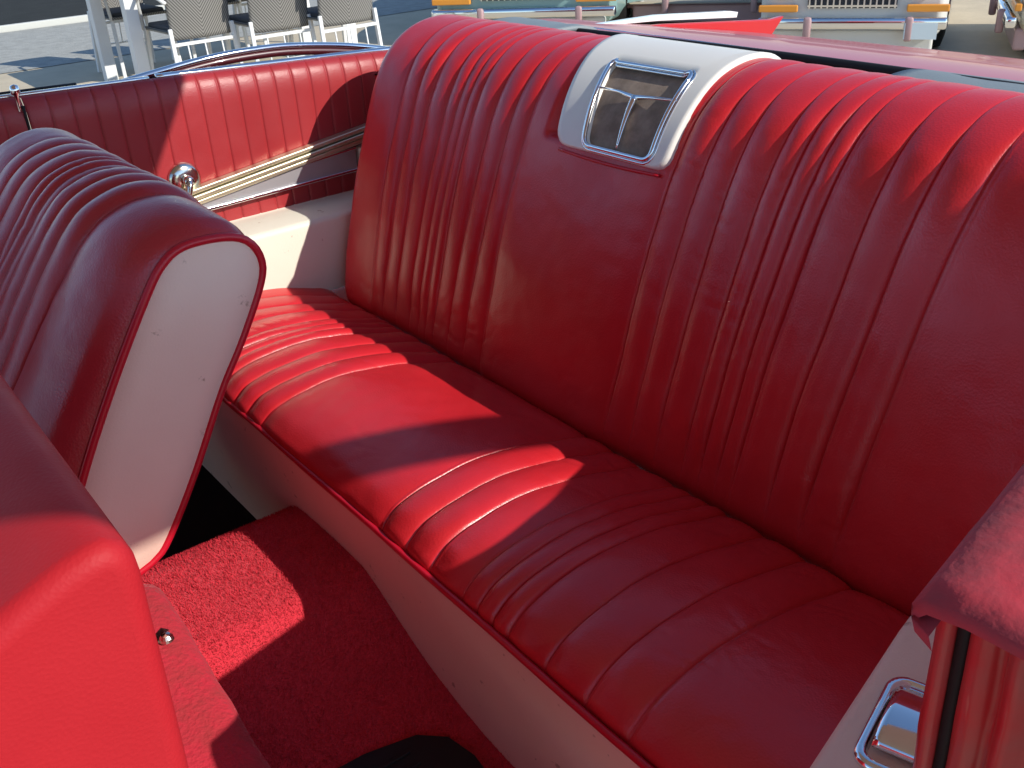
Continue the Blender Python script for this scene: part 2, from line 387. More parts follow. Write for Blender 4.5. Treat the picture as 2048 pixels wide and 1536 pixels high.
# align by angle: both start at the same corner
POFF = .0195
rings = []
def ringpts(poly, off, scale=1.0):
    return [on_back(max(0, min(398.99, p.x / DS)), p.y, off - .010 * smooth01((p.x / DS - s_bot) / (s_b2 - s_bot))) for p in poly]
cen = sum((p for p in oc), Vector((0, 0))) / NR
def grow(poly, d):
    o = []
    for i, p in enumerate(poly):
        t = (poly[(i + 1) % len(poly)] - poly[i - 1]).normalized(); n = Vector((-t.y, t.x))
        if n.dot(p - cen) < 0: n = -n
        o.append(p + n * d)
    return o
rings.append(ringpts(oc, .002)); rings.append(ringpts(oc, POFF - .004)); rings.append(ringpts(grow(oc, -.003), POFF))
for kx in range(1, 9):
    t = kx / 8; rings.append(ringpts([a.lerp(b, t) for a, b in zip(grow(oc, -.003), ic)], POFF))
rings.append(ringpts(ic, POFF - .012))
V = [p for r in rings for p in r]; F = []
for i in range(len(rings) - 1):
    for j in range(NR): F.append((i * NR + j, i * NR + (j + 1) % NR, (i + 1) * NR + (j + 1) % NR, (i + 1) * NR + j))
plate = mesh_obj('speaker_panel', V, F, M['plate'], back); plate['label'] = 'white painted panel let into the top of the rear backrest'
# speaker cloth
rg = [ringpts(ic, POFF - .008)]; cc = sum((p for p in ic), Vector((0, 0))) / NR
for t in (.25, .5, .75, .95): rg.append(ringpts([p.lerp(cc, t) for p in ic], POFF - .007 + .003 * t))
V = [p for r in rg for p in r]; F = []
for i in range(len(rg) - 1):
    for j in range(NR): F.append((i * NR + j, i * NR + (j + 1) % NR, (i + 1) * NR + (j + 1) % NR, (i + 1) * NR + j))
F.append(tuple(4 * NR + j for j in range(NR)))
mesh_obj('speaker_cloth', V, F, M['grille'], back)
b = MB(); b.tube(ringpts(grow(ic, .003), POFF + .002), .0040, 10, closed=True); b.tube(ringpts(grow(ic, .009), POFF), .0022, 8, closed=True)
b.build('speaker_bezel', M['chrome'], back, smooth=True)
b = MB()
s_bar = bs_at(z=.982); sc = sm(s_bar)
hb = [(sc - .001, 1.300), (sc - .002, 1.25), (sc - .007, 1.212), (sc - .002, 1.17), (sc + .001, 1.122)]
b.tube([on_back(p[0] / DS, p[1], POFF - .005) for p in hb], [.002, .003, .0048, .003, .002], 8)
vb = []; rad = []
for t in range(13):
    u = t / 12; ss = sc - .006 - u * (sc - .006 - sm(s_b1) - .004); vb.append(on_back(ss / DS, 1.211 - u * .013, POFF - .005 + .008 * u)); rad.append(.0048 * (1 - u) ** .8 + .0016)
b.tube(vb, rad, 8)
b.build('speaker_emblem', M['chrome'], back, smooth=True)
# piping below the speaker panel
b = MB(); b.tube([on_back(sm(s_bot) / DS - 3 - 1.5 * math.sin(math.pi * i / 20), 1.345 - .245 * i / 20, .011) for i in range(21)], .003, 8)
b.build('piping', M['piping'], back, smooth=True)

# ---- rear seat cushion
CUSH = [(.567, .438), (.569, .454), (.580, .468), (.607, .487), (.660, .500), (.75, .504), (.85, .489), (.93, .466), (.968, .455), (.992, .437), (1.004, .40), (1.006, .36)]
cn = [(.589, .589), (.663, .663), (.738, .738), (.813, .813), (.845, .845), (.880, .880), (.915, .915), (.996, .996), (1.060, 1.060), (1.125, 1.125)]
cd = [(1.544, 1.52), (1.604, 1.58), (1.660, 1.65), (1.725, 1.715), (1.760, 1.750), (1.790, 1.78), (1.824, 1.81), (1.890, 1.88), (1.948, 1.94), (2.010, 2.00)]
cush = upholstery('rear_cushion', CUSH, .37, 2.09, cn + cd, M['red'], car, ns=130, amp=.008, fade0=.05, fade1=.25, r0=.02, r1=.02, depth=.05, wideamp=.007, seed=5, ridge=.0014, hfade=True)
b = MB(); b.tube([(.563 - .003 * math.sin(y * 3), y, .452 + .001 * math.sin(y * 17)) for y in [.37 + 1.72 * i / 80 for i in range(81)]], .0052, 10)
b.build('piping', M['piping'], cush, smooth=True)
# white front valance of the rear seat
rows = []
for i in range(80):
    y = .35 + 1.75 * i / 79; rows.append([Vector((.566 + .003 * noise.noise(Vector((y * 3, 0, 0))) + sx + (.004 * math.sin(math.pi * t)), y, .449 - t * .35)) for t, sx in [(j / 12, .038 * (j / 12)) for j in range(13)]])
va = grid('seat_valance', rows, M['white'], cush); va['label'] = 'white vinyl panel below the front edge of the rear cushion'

# ---- near and far armrests
def armrest(name, pts_top_near, pts_top_far, ztop, zbot, m, par):
    """rounded ledge between two polylines; far edge turns down to zbot"""
    rows = []
    for (a, c) in zip(pts_top_near, pts_top_far):
        a = Vector(a); c = Vector(c); s = (c - a).normalized(); row = [Vector((a.x, a.y, ztop + .012)), Vector((a.x + s.x * .004, a.y + s.y * .004, ztop + .002))]
        for t in (.25, .5, .75): q = a.lerp(c, t); row.append(Vector((q.x, q.y, ztop + .003 * math.sin(math.pi * t))))
        r = .014
        for kk in range(7):
            an = math.pi / 2 * kk / 6; q = c - s * r + s * r * math.sin(an); row.append(Vector((q.x, q.y, ztop - r + r * math.cos(an))))
        for t in (.15, .4, .7, 1): q = c + s * .004 * math.sin(math.pi * t); row.append(Vector((q.x, q.y, ztop - r - t * (ztop - r - zbot))))
        rows.append(row)
    return grid(name, rows, m, par)
xs = [.36 + .9 * i / 40 for i in range(41)]
near_e = lambda x: .357 + (x - .561) * .235 if x < .80 else .413 + (x - .8) * .16
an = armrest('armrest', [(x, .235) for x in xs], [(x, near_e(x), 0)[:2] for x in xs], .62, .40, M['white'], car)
an['label'] = 'near white armrest with a chrome ashtray'
# ashtray
b = MB(); Ra = Matrix.Rotation(math.radians(17), 4, 'Z')
def rrect(cx, cy, w, h, r, z, n=6):
    o = []
    for (sx, sy, a0) in ((1, 1, 0), (-1, 1, 90), (-1, -1, 180), (1, -1, 270)):
        for k in range(n + 1):
            a = math.radians(a0 + 90 * k / n); p = Ra @ Vector((sx * (w / 2 - r) + r * math.cos(a), sy * (h / 2 - r) + r * math.sin(a), 0)); o.append(Vector((cx + p.x, cy + p.y, z)))
    return o
def loft(loops, cap=True):
    n = len(loops[0]); V = [p for l in loops for p in l]; F = []
    for i in range(len(loops) - 1):
        for j in range(n): F.append((i * n + j, i * n + (j + 1) % n, (i + 1) * n + (j + 1) % n, (i + 1) * n + j))
    if cap: F.append(tuple((len(loops) - 1) * n + j for j in range(n)))
    return V, F
AX, AY = .668, .305
V, F = loft([rrect(AX, AY, .128, .104, .02, .615), rrect(AX, AY, .128, .104, .02, .625), rrect(AX, AY, .122, .098, .018, .6295), rrect(AX, AY, .112, .088, .015, .630), rrect(AX, AY, .106, .082, .013, .626), rrect(AX, AY, .104, .080, .013, .621)]); b.add(V, F)
ash = b.build('ashtray', M['chrome'], an, smooth=True)
rows = []
for i in range(13):
    u = i / 12; yy = -.037 + .074 * u; row = []
    for j in range(13):
        v = j / 12; xx = -.046 + .092 * v; zz = .636 + .012 * math.sin(math.pi * min(1, v * 1.15)) ** .7 - (.012 if v > .93 else 0)
        p = Ra @ Vector((xx, yy, 0)); row.append(Vector((AX + p.x, AY + p.y, zz)))
    rows.append(row)
b = MB(); 
o = grid('ashtray_lid', rows, M['chrome'], an)
md = o.modifiers.new('s', 'SOLIDIFY'); md.thickness = .012; md.offset = -1
# far armrest
xf = [.42 + .84 * i / 40 for i in range(41)]
def far_top(x): return 2.195
af = armrest('armrest', [(x, 2.205) for x in xf], [(x, 2.052) for x in xf], .630, .45, M['cream'], car)
af['label'] = 'far cream armrest beneath the side panel'

# ---- far side trim: pleated door and quarter panels
def ztop(x): return .975 - .033 * (x - .4) - .012 * max(0, x - .8)
def side_panel(name, x0, x1, zb, m, par, pitch=.0446, ph=.0):
    cols = []; x = x0
    edges = [x0]; kx = math.ceil((x0 - ph) / pitch)
    while ph + kx * pitch < x1 - .004:
        if ph + kx * pitch > x0 + .004: edges.append(ph + kx * pitch)
        kx += 1
    edges.append(x1)
    for a, c in zip(edges, edges[1:]):
        for tt in (0, .03, .07, .14, .25, .4, .6, .75, .86, .93, .97): cols.append((a + (c - a) * tt, tt))
    cols.append((x1, 1.0))
    rows = []
    for (x, tt) in cols:
        d = min(tt, 1 - tt) * pitch; pil = .0016 * (1 - math.exp(-d / .004)) - .0024 * math.exp(-(d / .0011) ** 2)
        zt = ztop(x); row = []
        for j in range(41):
            t = j / 40; z = zb + (zt - zb) * t
            roll = max(0, (z - (zt - .055)) / .055); y = 2.188 + .012 * roll ** 2 * 1.0 + .03 * max(0, roll - .6) ** 2 - pil + .0012 * noise.noise(Vector((x * 14, z * 14, 3)))
            z2 = z - .004 * max(0, roll - .7) * pil * 0
            row.append(Vector((x, y, z2)))
        row.append(Vector((x, 2.225, zt + .002)))
        rows.append(row)
    return grid(name, rows, m, par, flip=False)
XD = .455
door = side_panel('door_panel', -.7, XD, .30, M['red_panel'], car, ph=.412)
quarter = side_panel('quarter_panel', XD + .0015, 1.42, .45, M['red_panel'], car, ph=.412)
# door edge seam continuing down in a curve is the gap between the two panels
b = MB(); b.tube([(.452 + .0 * i, 2.186, .962 - .02 * i) for i in range(20)], .0028, 6); b.build('door_gap', M['rubber'], door, smooth=True)
# window crank on the quarter panel
b = MB(); b.lathe([(0, -.006), (.012, -.007), (.028, -.004), (.036, .002), (.037, .008)], (.738, 2.176, .752), 'y')
b.build('window_crank', M['chrome_dull'], quarter, smooth=True)
b = MB(); b.lathe([(0, -.03), (.010, -.029), (.013, -.02), (.010, -.010), (.008, 0)], (.738, 2.176, .752), 'y'); b.tube([(.738, 2.152, .756), (.734, 2.148, .738), (.726, 2.146, .712), (.722, 2.146, .70)], [.008, .0075, .006, .006], 10); b.lathe([(0, -.022), (.008, -.020), (.0095, -.010), (.006, 0)], (.722, 2.146, .70), 'y')
b.build('crank_handle', M['chrome_dull'], quarter, smooth=True)
# lock knob
b = MB(); b.lathe([(0, .012), (.007, .010), (.0098, .002), (.0090, -.005), (.005, -.010), (.0042, -.04)], (.446, 2.19, .992), 'z', 18); b.build('lock_knob', M['chrome'], door, smooth=True)
# diagonal champagne trim with ribs
def rib(pa, pb, pc, pd, y, th, name, m, par):
    b = MB(); b.prism([pa, pb, pc, pd], 'y', y, y + th); return b.build(name, m, par, bevel=.0035)
def lerp2(a, b, t): return (a[0] + (b[0] - a[0]) * t, a[1] + (b[1] - a[1]) * t)
Lt, Lb, Rt, Rb = (.56, .707), (.56, .668), (1.222, .790), (1.212, .752)
tr = empty('diagonal_trim', (0, 0, 0)); 
bm_ = MB()
for (t0, t1, yy) in ((0, .30, 2.160), (.36, .64, 2.156), (.70, 1.0, 2.160)):
    bm_.prism([lerp2(Lt, Lb, t0), lerp2(Lt, Lb, t1), lerp2(Rt, Rb, t1), lerp2(Rt, Rb, t0)], 'y', yy, 2.186)
bpy.data.objects.remove(tr)
bm_.build('diagonal_trim', M['gold'], quarter, bevel=.003)
b = MB(); b.prism([(.60, .680), (.60, .672), (1.165, .684), (1.165, .736), (1.10, .734), (.80, .697)], 'y', 2.170, 2.187); b.build('trim_insert', M['silver'], quarter, bevel=.002)
b = MB(); b.bar((.60, 2.166, .674), (1.165, 2.166, .686), .006, .008); b.bar((1.02, 2.166, .728), (1.165, 2.166, .739), .005, .006); b.build('trim_edge', M['chrome'], quarter, bevel=.002)
b = MB(); b.prism([(1.172, .690), (1.172, .737), (1.33, .765), (1.33, .705)], 'y', 2.160, 2.186); b.build('trim_end', M['cream'], quarter, bevel=.004)
# belt mouldings
b = MB(); b.tube([(x, 2.224, ztop(x) + .004) for x in [-.7 + 1.42 * i / 40 for i in range(41)]], .0062, 10, ry=.0045); b.build('belt_moulding', M['chrome'], door, smooth=True)
b = MB(); b.tube([(x, 2.236, ztop(x) + .003) for x in [.74 + .70 * i / 40 for i in range(41)]], .010, 10, ry=.006); b.build('belt_moulding', M['chrome'], quarter, smooth=True)
b = MB(); b.tube([(x, 2.262, ztop(x) + .0) for x in [-.7 + 1.28 * i / 30 for i in range(31)]], .008, 8); b.build('belt_seal', M['rubber'], door, smooth=True)
# quarter window with arched chrome frame
arch = catmull([(.50, .930), (.57, .941), (.631, .951), (.743, .966), (.886, .980), (1.00, .9825), (1.10, .977), (1.245, .956), (1.40, .922)], 70)
b = MB(); b.tube([(p.x, 2.285, p.y) for p in arch], .010, 12, ry=.0065); qw = b.build('window_frame', M['chrome'], car, smooth=True)
b = MB(); b.tube([(p.x, 2.282, p.y - .0145) for p in arch[6:-2]], .006, 8, ry=.0085); b.build('window_channel', M['paint_dark'], qw, smooth=True)
V = []; F = []
for i, p in enumerate(arch[4:-2]): V += [(p.x, 2.281, p.y - .012), (p.x, 2.281, .86)]
for i in range(len(arch[4:-2]) - 1): F.append((2 * i, 2 * i + 1, 2 * i + 3, 2 * i + 2))
mesh_obj('window_glass', V, F, M['glass'], qw, False)
# outer body skin, far side
rows = []
for i in range(60):
    x = -1.6 + 4.3 * i / 59
    zt = min(ztop(x) - .02, .93) if x < 1.7 else .93 - .1 * max(0, x - 1.75)
    rows.append([Vector((x, 2.245, zt - .05)), Vector((x, 2.275, zt - .045)), Vector((x, 2.325, zt - .08)), Vector((x, 2.36, zt - .2)), Vector((x, 2.37, .5)), Vector((x, 2.35, .3)), Vector((x, 2.28, .2))])
grid('far_body_side', rows, M['paint'], car)

# ---- floor, tunnel, footwell
hump = [(2.17, .10), (1.70, .10), (1.64, .13), (1.60, .195), (1.545, .262), (1.50, .295), (1.44, .308), (1.28, .306), (1.225, .290), (1.15, .235), (1.08, .195), (.98, .165), (.86, .148), (.55, .14), (.30, .14)]
rows = []
H = catmull([Vector((a, c)) for a, c in hump[2:]], 150)
for i in range(100):
    x = -.5 + 1.12 * i / 99
    rows.append([Vector((x, p.x, p.y + .0016 * noise.noise(Vector((x * 40, p.x * 40, 0))))) for p in H])
carpet = grid('floor_carpet', rows, M['carpet'], car)
# carpet pile: short fibres over the tunnel
rnd = random.Random(3); V = []; F = []
for q in range(60000):
    x = rnd.uniform(.20, .60); u = rnd.random(); i = int(u * (len(H) - 2) * .72); p = H[i].lerp(H[i + 1], rnd.random()); t = (H[i + 1] - H[i]).normalized(); n = Vector((0, t.y, -t.x))
    if n.z < 0: n = -n
    base = Vector((x, p.x, p.y)); ln = rnd.uniform(.003, .0065); a = rnd.uniform(0, 6.28); w_ = .0007
    dv = Vector((math.cos(a), math.sin(a) * n.z, -math.sin(a) * n.y)) ; tip = base + n * ln + dv * ln * rnd.uniform(.1, .8); s_ = Vector((-math.sin(a), math.cos(a), 0)) * w_
    k0 = len(V); V += [base - s_, base + s_, tip]; F.append((k0, k0 + 1, k0 + 2))
pile = mesh_obj('carpet_pile', V, F, M['carpet'], carpet, False); pile['kind'] = 'stuff'
b = MB(); b.box((.05, 1.92, .10), (1.3, .62, .02)); b.box((.66, 1.25, .16), (.06, 1.9, .30)); b.box((.05, 2.215, .33), (1.3, .02, .44)); fw = b.build('footwell', M['shadefloor'], car)
b = MB(); b.box((.1, .235, .2), (1.1, .05, .12)); b.build('door_sill', M['paint_worn'], car, bevel=.01)
# ---- front seat base (carpeted riser)
rows = []
for i in range(30):
    t = i / 29; y = .60 + .63 * t; z = .325 + .168 * t
    if t > .93: z -= .03 * ((t - .93) / .07) ** 2
    row = []
    for (x, dz) in ((-.30, .035), (-.1, .03), (.05, .022), (.16, .014), (.21, .008), (.235, .003), (.247, -.004), (.255, -.014), (.258, -.03), (.262, -.12), (.27, -.30)):
        row.append(Vector((x + .003 * noise.noise(Vector((y * 20, x * 9, 0))), y, max(.1, z + dz + .002 * noise.noise(Vector((x * 40, y * 40, 1)))))))
    rows.append(row)
last = rows[-1]; rows.append([Vector((p.x - .01, 1.245, max(.1, p.z - .05))) for p in last]); rows.append([Vector((p.x - .01, 1.25, .1)) for p in last])
base = grid('front_seat_base', rows, M['velvet'], car)
b = MB(); b.lathe([(0, .006), (.006, .005), (.009, .001), (.010, -.003)], (.222, 1.095, .470), 'z', 16); b.box((.215, 1.105, .468), (.03, .012, .004), rz=.6); b.build('bracket_screw', M['chrome_dull'], base, smooth=False)

# ---- far front seat backrest
E_ = [(.10, .50), (.144, .61), (.190, .708), (.253, .816), (.314, .909), (.341, .942), (.370, .957), (.418, .956), (.449, .944), (.463, .917), (.457, .885), (.42, .82), (.378, .757), (.32, .655), (.265, .572), (.24, .552)]
I_ = [(.00, .50), (.045, .60), (.115, .712), (.185, .812), (.250, .896), (.303, .956), (.345, .980), (.390, .986), (.428, .972), (.452, .940), (.460, .895), (.43, .82), (.388, .757), (.33, .655), (.275, .572), (.245, .550)]
fs = [1.28, 1.335, 1.385, 1.435, 1.465, 1.495, 1.525, 1.585, 1.645, 1.705]
seat = upholstery('front_backrest', I_, 1.15, 1.86, [(y + .015, y - .0) for y in fs], M['red_front_shade'], car, ns=170, amp=.0105, fade0=.02, fade1=.45, r0=0, r1=.07, depth=.05,
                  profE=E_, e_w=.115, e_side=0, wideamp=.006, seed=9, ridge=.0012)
seat['label'] = 'far front seat backrest tipped forward'
Ef = catmull(E_, 120)
loop = [Vector((p.x, 1.150, p.y)) for p in Ef]
cx = sum((p for p in loop), Vector()) / len(loop)
rr = [loop]
inn = [cx + (p - cx) * .985 + Vector((0, -.004, 0)) for p in loop]
V = loop + inn + [cx + (p - cx) * .5 + Vector((0, -.007, 0)) for p in loop] + [cx + Vector((0, -.008, 0))]
n_ = len(loop); F = []
for r_ in range(2):
    for j in range(n_): F.append((r_ * n_ + j, r_ * n_ + (j + 1) % n_, (r_ + 1) * n_ + (j + 1) % n_, (r_ + 1) * n_ + j))
for j in range(n_): F.append((2 * n_ + j, 2 * n_ + (j + 1) % n_, 3 * n_))
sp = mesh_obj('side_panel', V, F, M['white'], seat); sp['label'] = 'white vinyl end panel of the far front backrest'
b = MB(); b.tube([p + Vector((0, -.002, 0)) for p in loop], .0055, 10, closed=True); b.build('piping', M['piping'], seat, smooth=True)
b = MB(); b.box((.05, 1.55, .40), (.36, .72, .26), bev=.04); b.build('front_cushion', M['red'], car, smooth=True)
# ---- near front seat backrest (smooth red shell)
NP = [(.090, .42), (.098, .60), (.106, .80), (.109, .92), (.110, .958), (.107, .978), (.095, .990), (.072, .988), (.045, .978), (.0, .957), (-.1, .905), (-.25, .82), (-.45, .70)]
rows = []
Nf = catmull(NP, 90); Nn_ = normals2(Nf)
Y0, Y1, RR = .55, 1.17, .016
ys = [(Y0 + RR - RR * math.cos(math.pi / 2 * k / 10), RR - RR * math.sin(math.pi / 2 * k / 10)) for k in range(11)] + [(Y0 + RR + (Y1 - Y0 - 2 * RR) * k / 30, 0) for k in range(1, 31)] + [(Y1 - RR + RR * math.sin(math.pi / 2 * k / 8), RR - RR * math.cos(math.pi / 2 * k / 8)) for k in range(1, 9)]
def shrink(p, n, d): return p - n * d
for (y, d) in ys:
    rows.append([Vector((q.x, y, q.y)) for q in [Nf[i] + Nn_[i] * d for i in range(len(Nf))]])
# side skin at y0: fan toward the front
sk = rows[0]; V = []
first = []
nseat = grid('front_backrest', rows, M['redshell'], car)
bm = bmesh.new(); bm.from_mesh(nseat.data)
vs = [bm.verts.new(p) for p in sk] + [bm.verts.new((-.45, Y0, .42))]
fc = bm.faces.new(vs); fc.smooth = False; bmesh.ops.triangulate(bm, faces=[fc]); bm.to_mesh(nseat.data); bm.free()
nseat['label'] = 'near front seat backrest with smooth red shell'

# ---- near body side: door jamb and quarter top
def capy(x): return .252 + .14 * (x - .5)
def capz(x): return .914 + .06 * min(1, max(0, (x - .49) / .7))
rows = []
for i in range(50):
    x = .500 + 1.4 * i / 49; z = capz(x) + .002 * noise.noise(Vector((x * 25, 0, 0))); yi = capy(x)
    rag = .004 * noise.noise(Vector((x * 40, 3, 0)))
    rows.append([Vector((x, yi - .012, z - .026)), Vector((x, yi + .002 + rag * .5, z - .018)), Vector((x, yi + .003, z - .008)), Vector((x, yi - .004, z)), Vector((x, yi - .03, z + .005 + rag * .5)), Vector((x, yi - .07, z + .006)), Vector((x, yi - .10, z + .004 + rag)), Vector((x, yi - .15, z - .0)), Vector((x, yi - .19, z - .02)), Vector((x, yi - .22, z - .08)), Vector((x, yi - .24, z - .3)), Vector((x, yi - .24, .35)), Vector((x, yi - .2, .2))])
    if i == 0:
        f0 = [Vector((p.x + .004, p.y - .002, p.z - .014)) for p in rows[0]]
rows.insert(0, f0)
cap = grid('near_quarter_top', [r[:8] for r in rows], M['capcloth'], car, flip=True)
nbs = grid('near_body_side', [r[7:] for r in rows], M['paint'], car, flip=True); cap['label'] = 'worn red covering along the near quarter top'
# inner face of the near quarter between cap and armrest
rows = [[Vector((.57 + 1.0 * i / 20, capy(.57 + 1.0 * i / 20) + .003 + .07 * i / 20, z)) for z in (.90, .8, .7, .6)] for i in range(21)]
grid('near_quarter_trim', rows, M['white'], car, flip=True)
# jamb: swept xy profile down the opening
jp = [(.60, .2605), (.556, .2595), (.540, .256), (.536, .250), (.538, .2445), (.548, .2435), (.552, .240), (.552, .2335), (.542, .2325), (.540, .228), (.541, .219), (.546, .2145), (.550, .209), (.540, .205), (.532, .200), (.532, .191), (.545, .187), (.548, .165), (.535, .145), (.52, .12), (.50, .08), (.49, .03)]
rows = []
for kz in range(40):
    z = .902 - .66 * kz / 39; dx = .03 * (kz / 39) ** 1.3; row = []
    for (x, y) in jp:
        row.append(Vector((x + dx + .0025 * noise.noise(Vector((y * 60, z * 18, 0))), y + .0012 * noise.noise(Vector((z * 25, y * 30, 5))), z)))
    rows.append(row)
jamb = grid('door_jamb', rows, M['paint_worn'], car)
b = MB(); b.tube([(.549 + .03 * (k / 39) ** 1.3, .2385, .895 - .66 * k / 39) for k in range(40)], .0062, 8); b.build('jamb_seal', M['rubber'], jamb, smooth=True)

# ---- well behind the seat, rear deck, fins
rows = []
for i in range(20):
    x = 1.40 + .32 * i / 19
    rows.append([Vector((x, .40 + 1.78 * j / 30, .915 + .012 * math.sin(i * .5) + .004 * noise.noise(Vector((x * 9, j, 0))))) for j in range(31)])
grid('top_well', rows, M['dark'], car)
def flap(y0, y1, taper):
    rows = []
    for i in range(16):
        u = i / 15; x = 1.54 + .20 * u
        rows.append([Vector((x - taper * .10 * (1 - j / 20 if taper > 0 else 0), y0 + (y1 - y0) * j / 20, .948 + .016 * math.sin(math.pi * min(1, max(0, u))) ** .5 + .003 * noise.noise(Vector((x * 12, j * .3, 0))))) for j in range(21)])
    o = grid('top_boot_flap', rows, M['boot'], car, flip=False); md = o.modifiers.new('s', 'SOLIDIFY'); md.thickness = .012
    return o
flap(.42, 1.03, 0); flap(1.93, 2.20, 0)
b = MB(); N = 50
b.tube([(1.68 + .02 * math.sin(math.pi * i / (N - 1)), .75 + 1.27 * i / (N - 1), .962) for i in range(N)], [.014 - .007 * (i / (N - 1)) for i in range(N)], 10)
deckseal = b.build('deck_seal', M['rubber'], car, smooth=True)
DK = catmull([(1.715, .944), (1.77, .950), (1.95, .938), (2.15, .905), (2.35, .872), (2.52, .835), (2.60, .78), (2.63, .60), (2.60, .40)], 60)
rows = []
for j in range(70):
    v = j / 69; y = .16 + 2.13 * v
    crown = .018 * (1 - (2 * v - 1) ** 2) - .012
    rows.append([Vector((p.x, y, p.y + crown * min(1, (p.x - 1.75) / .3))) for p in DK])
deck = grid('rear_deck', rows, M['paint'], car)
b = MB(); b.tube([(1.80, y, .948 + .0) for y in [.3 + 1.8 * i / 20 for i in range(21)]], .0028, 6); b.build('deck_moulding', M['chrome'], deck, smooth=True)
# fins: red blade with a white upper band
def fin(y, s):
    b = MB(); b.prism([(1.74, .935), (2.10, .915), (2.56, .870), (2.625, .872), (2.565, .818), (2.3, .80), (1.9, .86)], 'y', y, y + s * .02); f = b.build('tail_fin', M['paint'], car, bevel=.004)
    b = MB(); b.prism([(1.76, .944), (2.10, .937), (2.40, .912), (2.435, .905), (2.43, .890), (2.1, .922), (1.8, .941)], 'y', y + s * .022, y + s * .045); b.build('fin_band', M['finwhite'], f, bevel=.003)
    return f
fin(2.05, 1)

# ================================================================== black floor mat in the near footwell
mp = [(rrx, rry) for rrx, rry in [(.20, .62), (.44, .60), (.50, .68), (.545, .82), (.555, .90), (.545, .955), (.51, .99), (.43, 1.01), (.25, 1.02)]]
mm = MB(); mm.prism(mp, 'z', .172, .178)
for q in range(12): mm.box((.36, .66 + .028 * q, .179), (.25, .007, .004))
fm = mm.build('floor_mat', M['rubber'], None, bevel=.002); tag(fm, 'black rubber mat lying on the dark red carpet below the rear seat', 'floor mat')

# ================================================================== TABLE AND CHAIRS
def table(loc, L, W, label):
    t = empty('dining_table', loc); tag(t, label, 'table')
    x, y, z = loc
    b = MB(); b.box((x + L / 2, y + W / 2, .735), (L + .02, W + .02, .02)); b.build('table_top', M['tabletop'], t, bevel=.004)
    b = MB()
    for yy in (y + .03, y + W - .03): b.box((x + L / 2, yy, .69), (L - .16, .04, .07))
    for xx in (x + .04, x + L - .04): b.box((xx, y + W / 2, .69), (.05, W - .16, .07))
    b.build('apron', M['table'], t)
    for xx in (x + .04, x + L - .04):
        for yy in (y + .04, y + W - .04):
            b = MB(); b.box((xx, yy, .3625), (.085, .085, .725)); b.build('leg', M['table'], t, bevel=.004)
    return t
table((2.27, 7.18, 0), 1.72, .84, 'long white metal table outside on the pavement beyond the car')
chair_group = 'woven grey outdoor chairs around the white table'
def chair_proto():
    r = empty('garden_chair', (0, 0, 0))
    # local frame: back at y=0 facing -y, sitter looks +y
    rows = []
    for i in range(21):
        u = i / 20; x = -.205 + .41 * u; row = []
        for j in range(17):
            v = j / 16; z = .385 + .48 * v; y = -.05 * v - .02 + .035 * (2 * u - 1) ** 2; row.append(Vector((x * (1 + .05 * v), y, z)))
        rows.append(row)
    o = grid('chair_back', rows, M['weave'], r); md = o.modifiers.new('s', 'SOLIDIFY'); md.thickness = .016
    rows = [[Vector((-.22 + .44 * i / 12, .02 + .42 * j / 10, .425 - .015 * math.sin(math.pi * i / 12) * math.sin(math.pi * j / 10))) for j in range(11)] for i in range(13)]
    o = grid('seat', rows, M['weave'], r); md = o.modifiers.new('s', 'SOLIDIFY'); md.thickness = .018
    b = MB(); b.box((0, .22, .452), (.40, .38, .035), bev=.014); b.build('seat_cushion', M['cushion'], r, smooth=True)
    for sx in (-1, 1):
        b = MB(); b.bar((sx * .215, -.02, .46), (sx * .225, -.07, 0.0), .026, .026); b.build('leg', M['table'], r, bevel=.004)
        b = MB(); b.bar((sx * .215, .42, .44), (sx * .225, .46, 0.0), .026, .026); b.build('leg', M['table'], r, bevel=.004)
        b = MB(); b.tube([(sx * .222, -.045, .62), (sx * .245, .02, .655), (sx * .25, .2, .66), (sx * .248, .36, .65), (sx * .235, .42, .60), (sx * .222, .43, .42)], .013, 8); b.build('armrest', M['table'], r, smooth=True)
    b = MB()
    b.bar((-.22, -.035, .36), (.22, -.035, .36), .02, .02)
    for x in (-.12, 0, .12): b.bar((x, -.035, .36), (x, -.055, .2), .008, .008)
    b.bar((-.22, -.055, .2), (.22, -.055, .2), .012, .012)
    b.build('frame', M['table'], r)
    return r
proto = chair_proto()
def dup(root, loc, rz, label):
    r = root.copy(); COL.objects.link(r); r.location = loc; r.rotation_euler = (0, 0, rz); r['label'] = label; r['category'] = 'chair'; r['group'] = chair_group
    for ch in root.children:
        c = ch.copy(); COL.objects.link(c); c.parent = r
    return r
spots = [((2.62, 6.82, 0), 0.02, 'woven grey chair with its back to the car, beside the left table leg'),
         ((3.10, 6.62, 0), -.03, 'middle of the three grey chairs with their backs to the car'),
         ((3.52, 6.45, 0), .02, 'grey chair with its back to the car, beside the right table leg'),
         ((2.60, 8.40, 0), math.pi + .05, 'chair on the far side of the white table, nearest the left table end'),
         ((3.22, 8.42, 0), math.pi - .04, 'chair on the far side of the white table, half hidden behind the middle chair'),
         ((3.78, 8.40, 0), math.pi + .03, 'chair on the far side of the white table, nearest the right table end')]
for i, (l_, rz, lab) in enumerate(spots):
    if i == 0:
        proto.location = l_; proto.rotation_euler = (0, 0, rz); tag(proto, lab, 'chair', chair_group)
    else: dup(proto, l_, rz, lab)

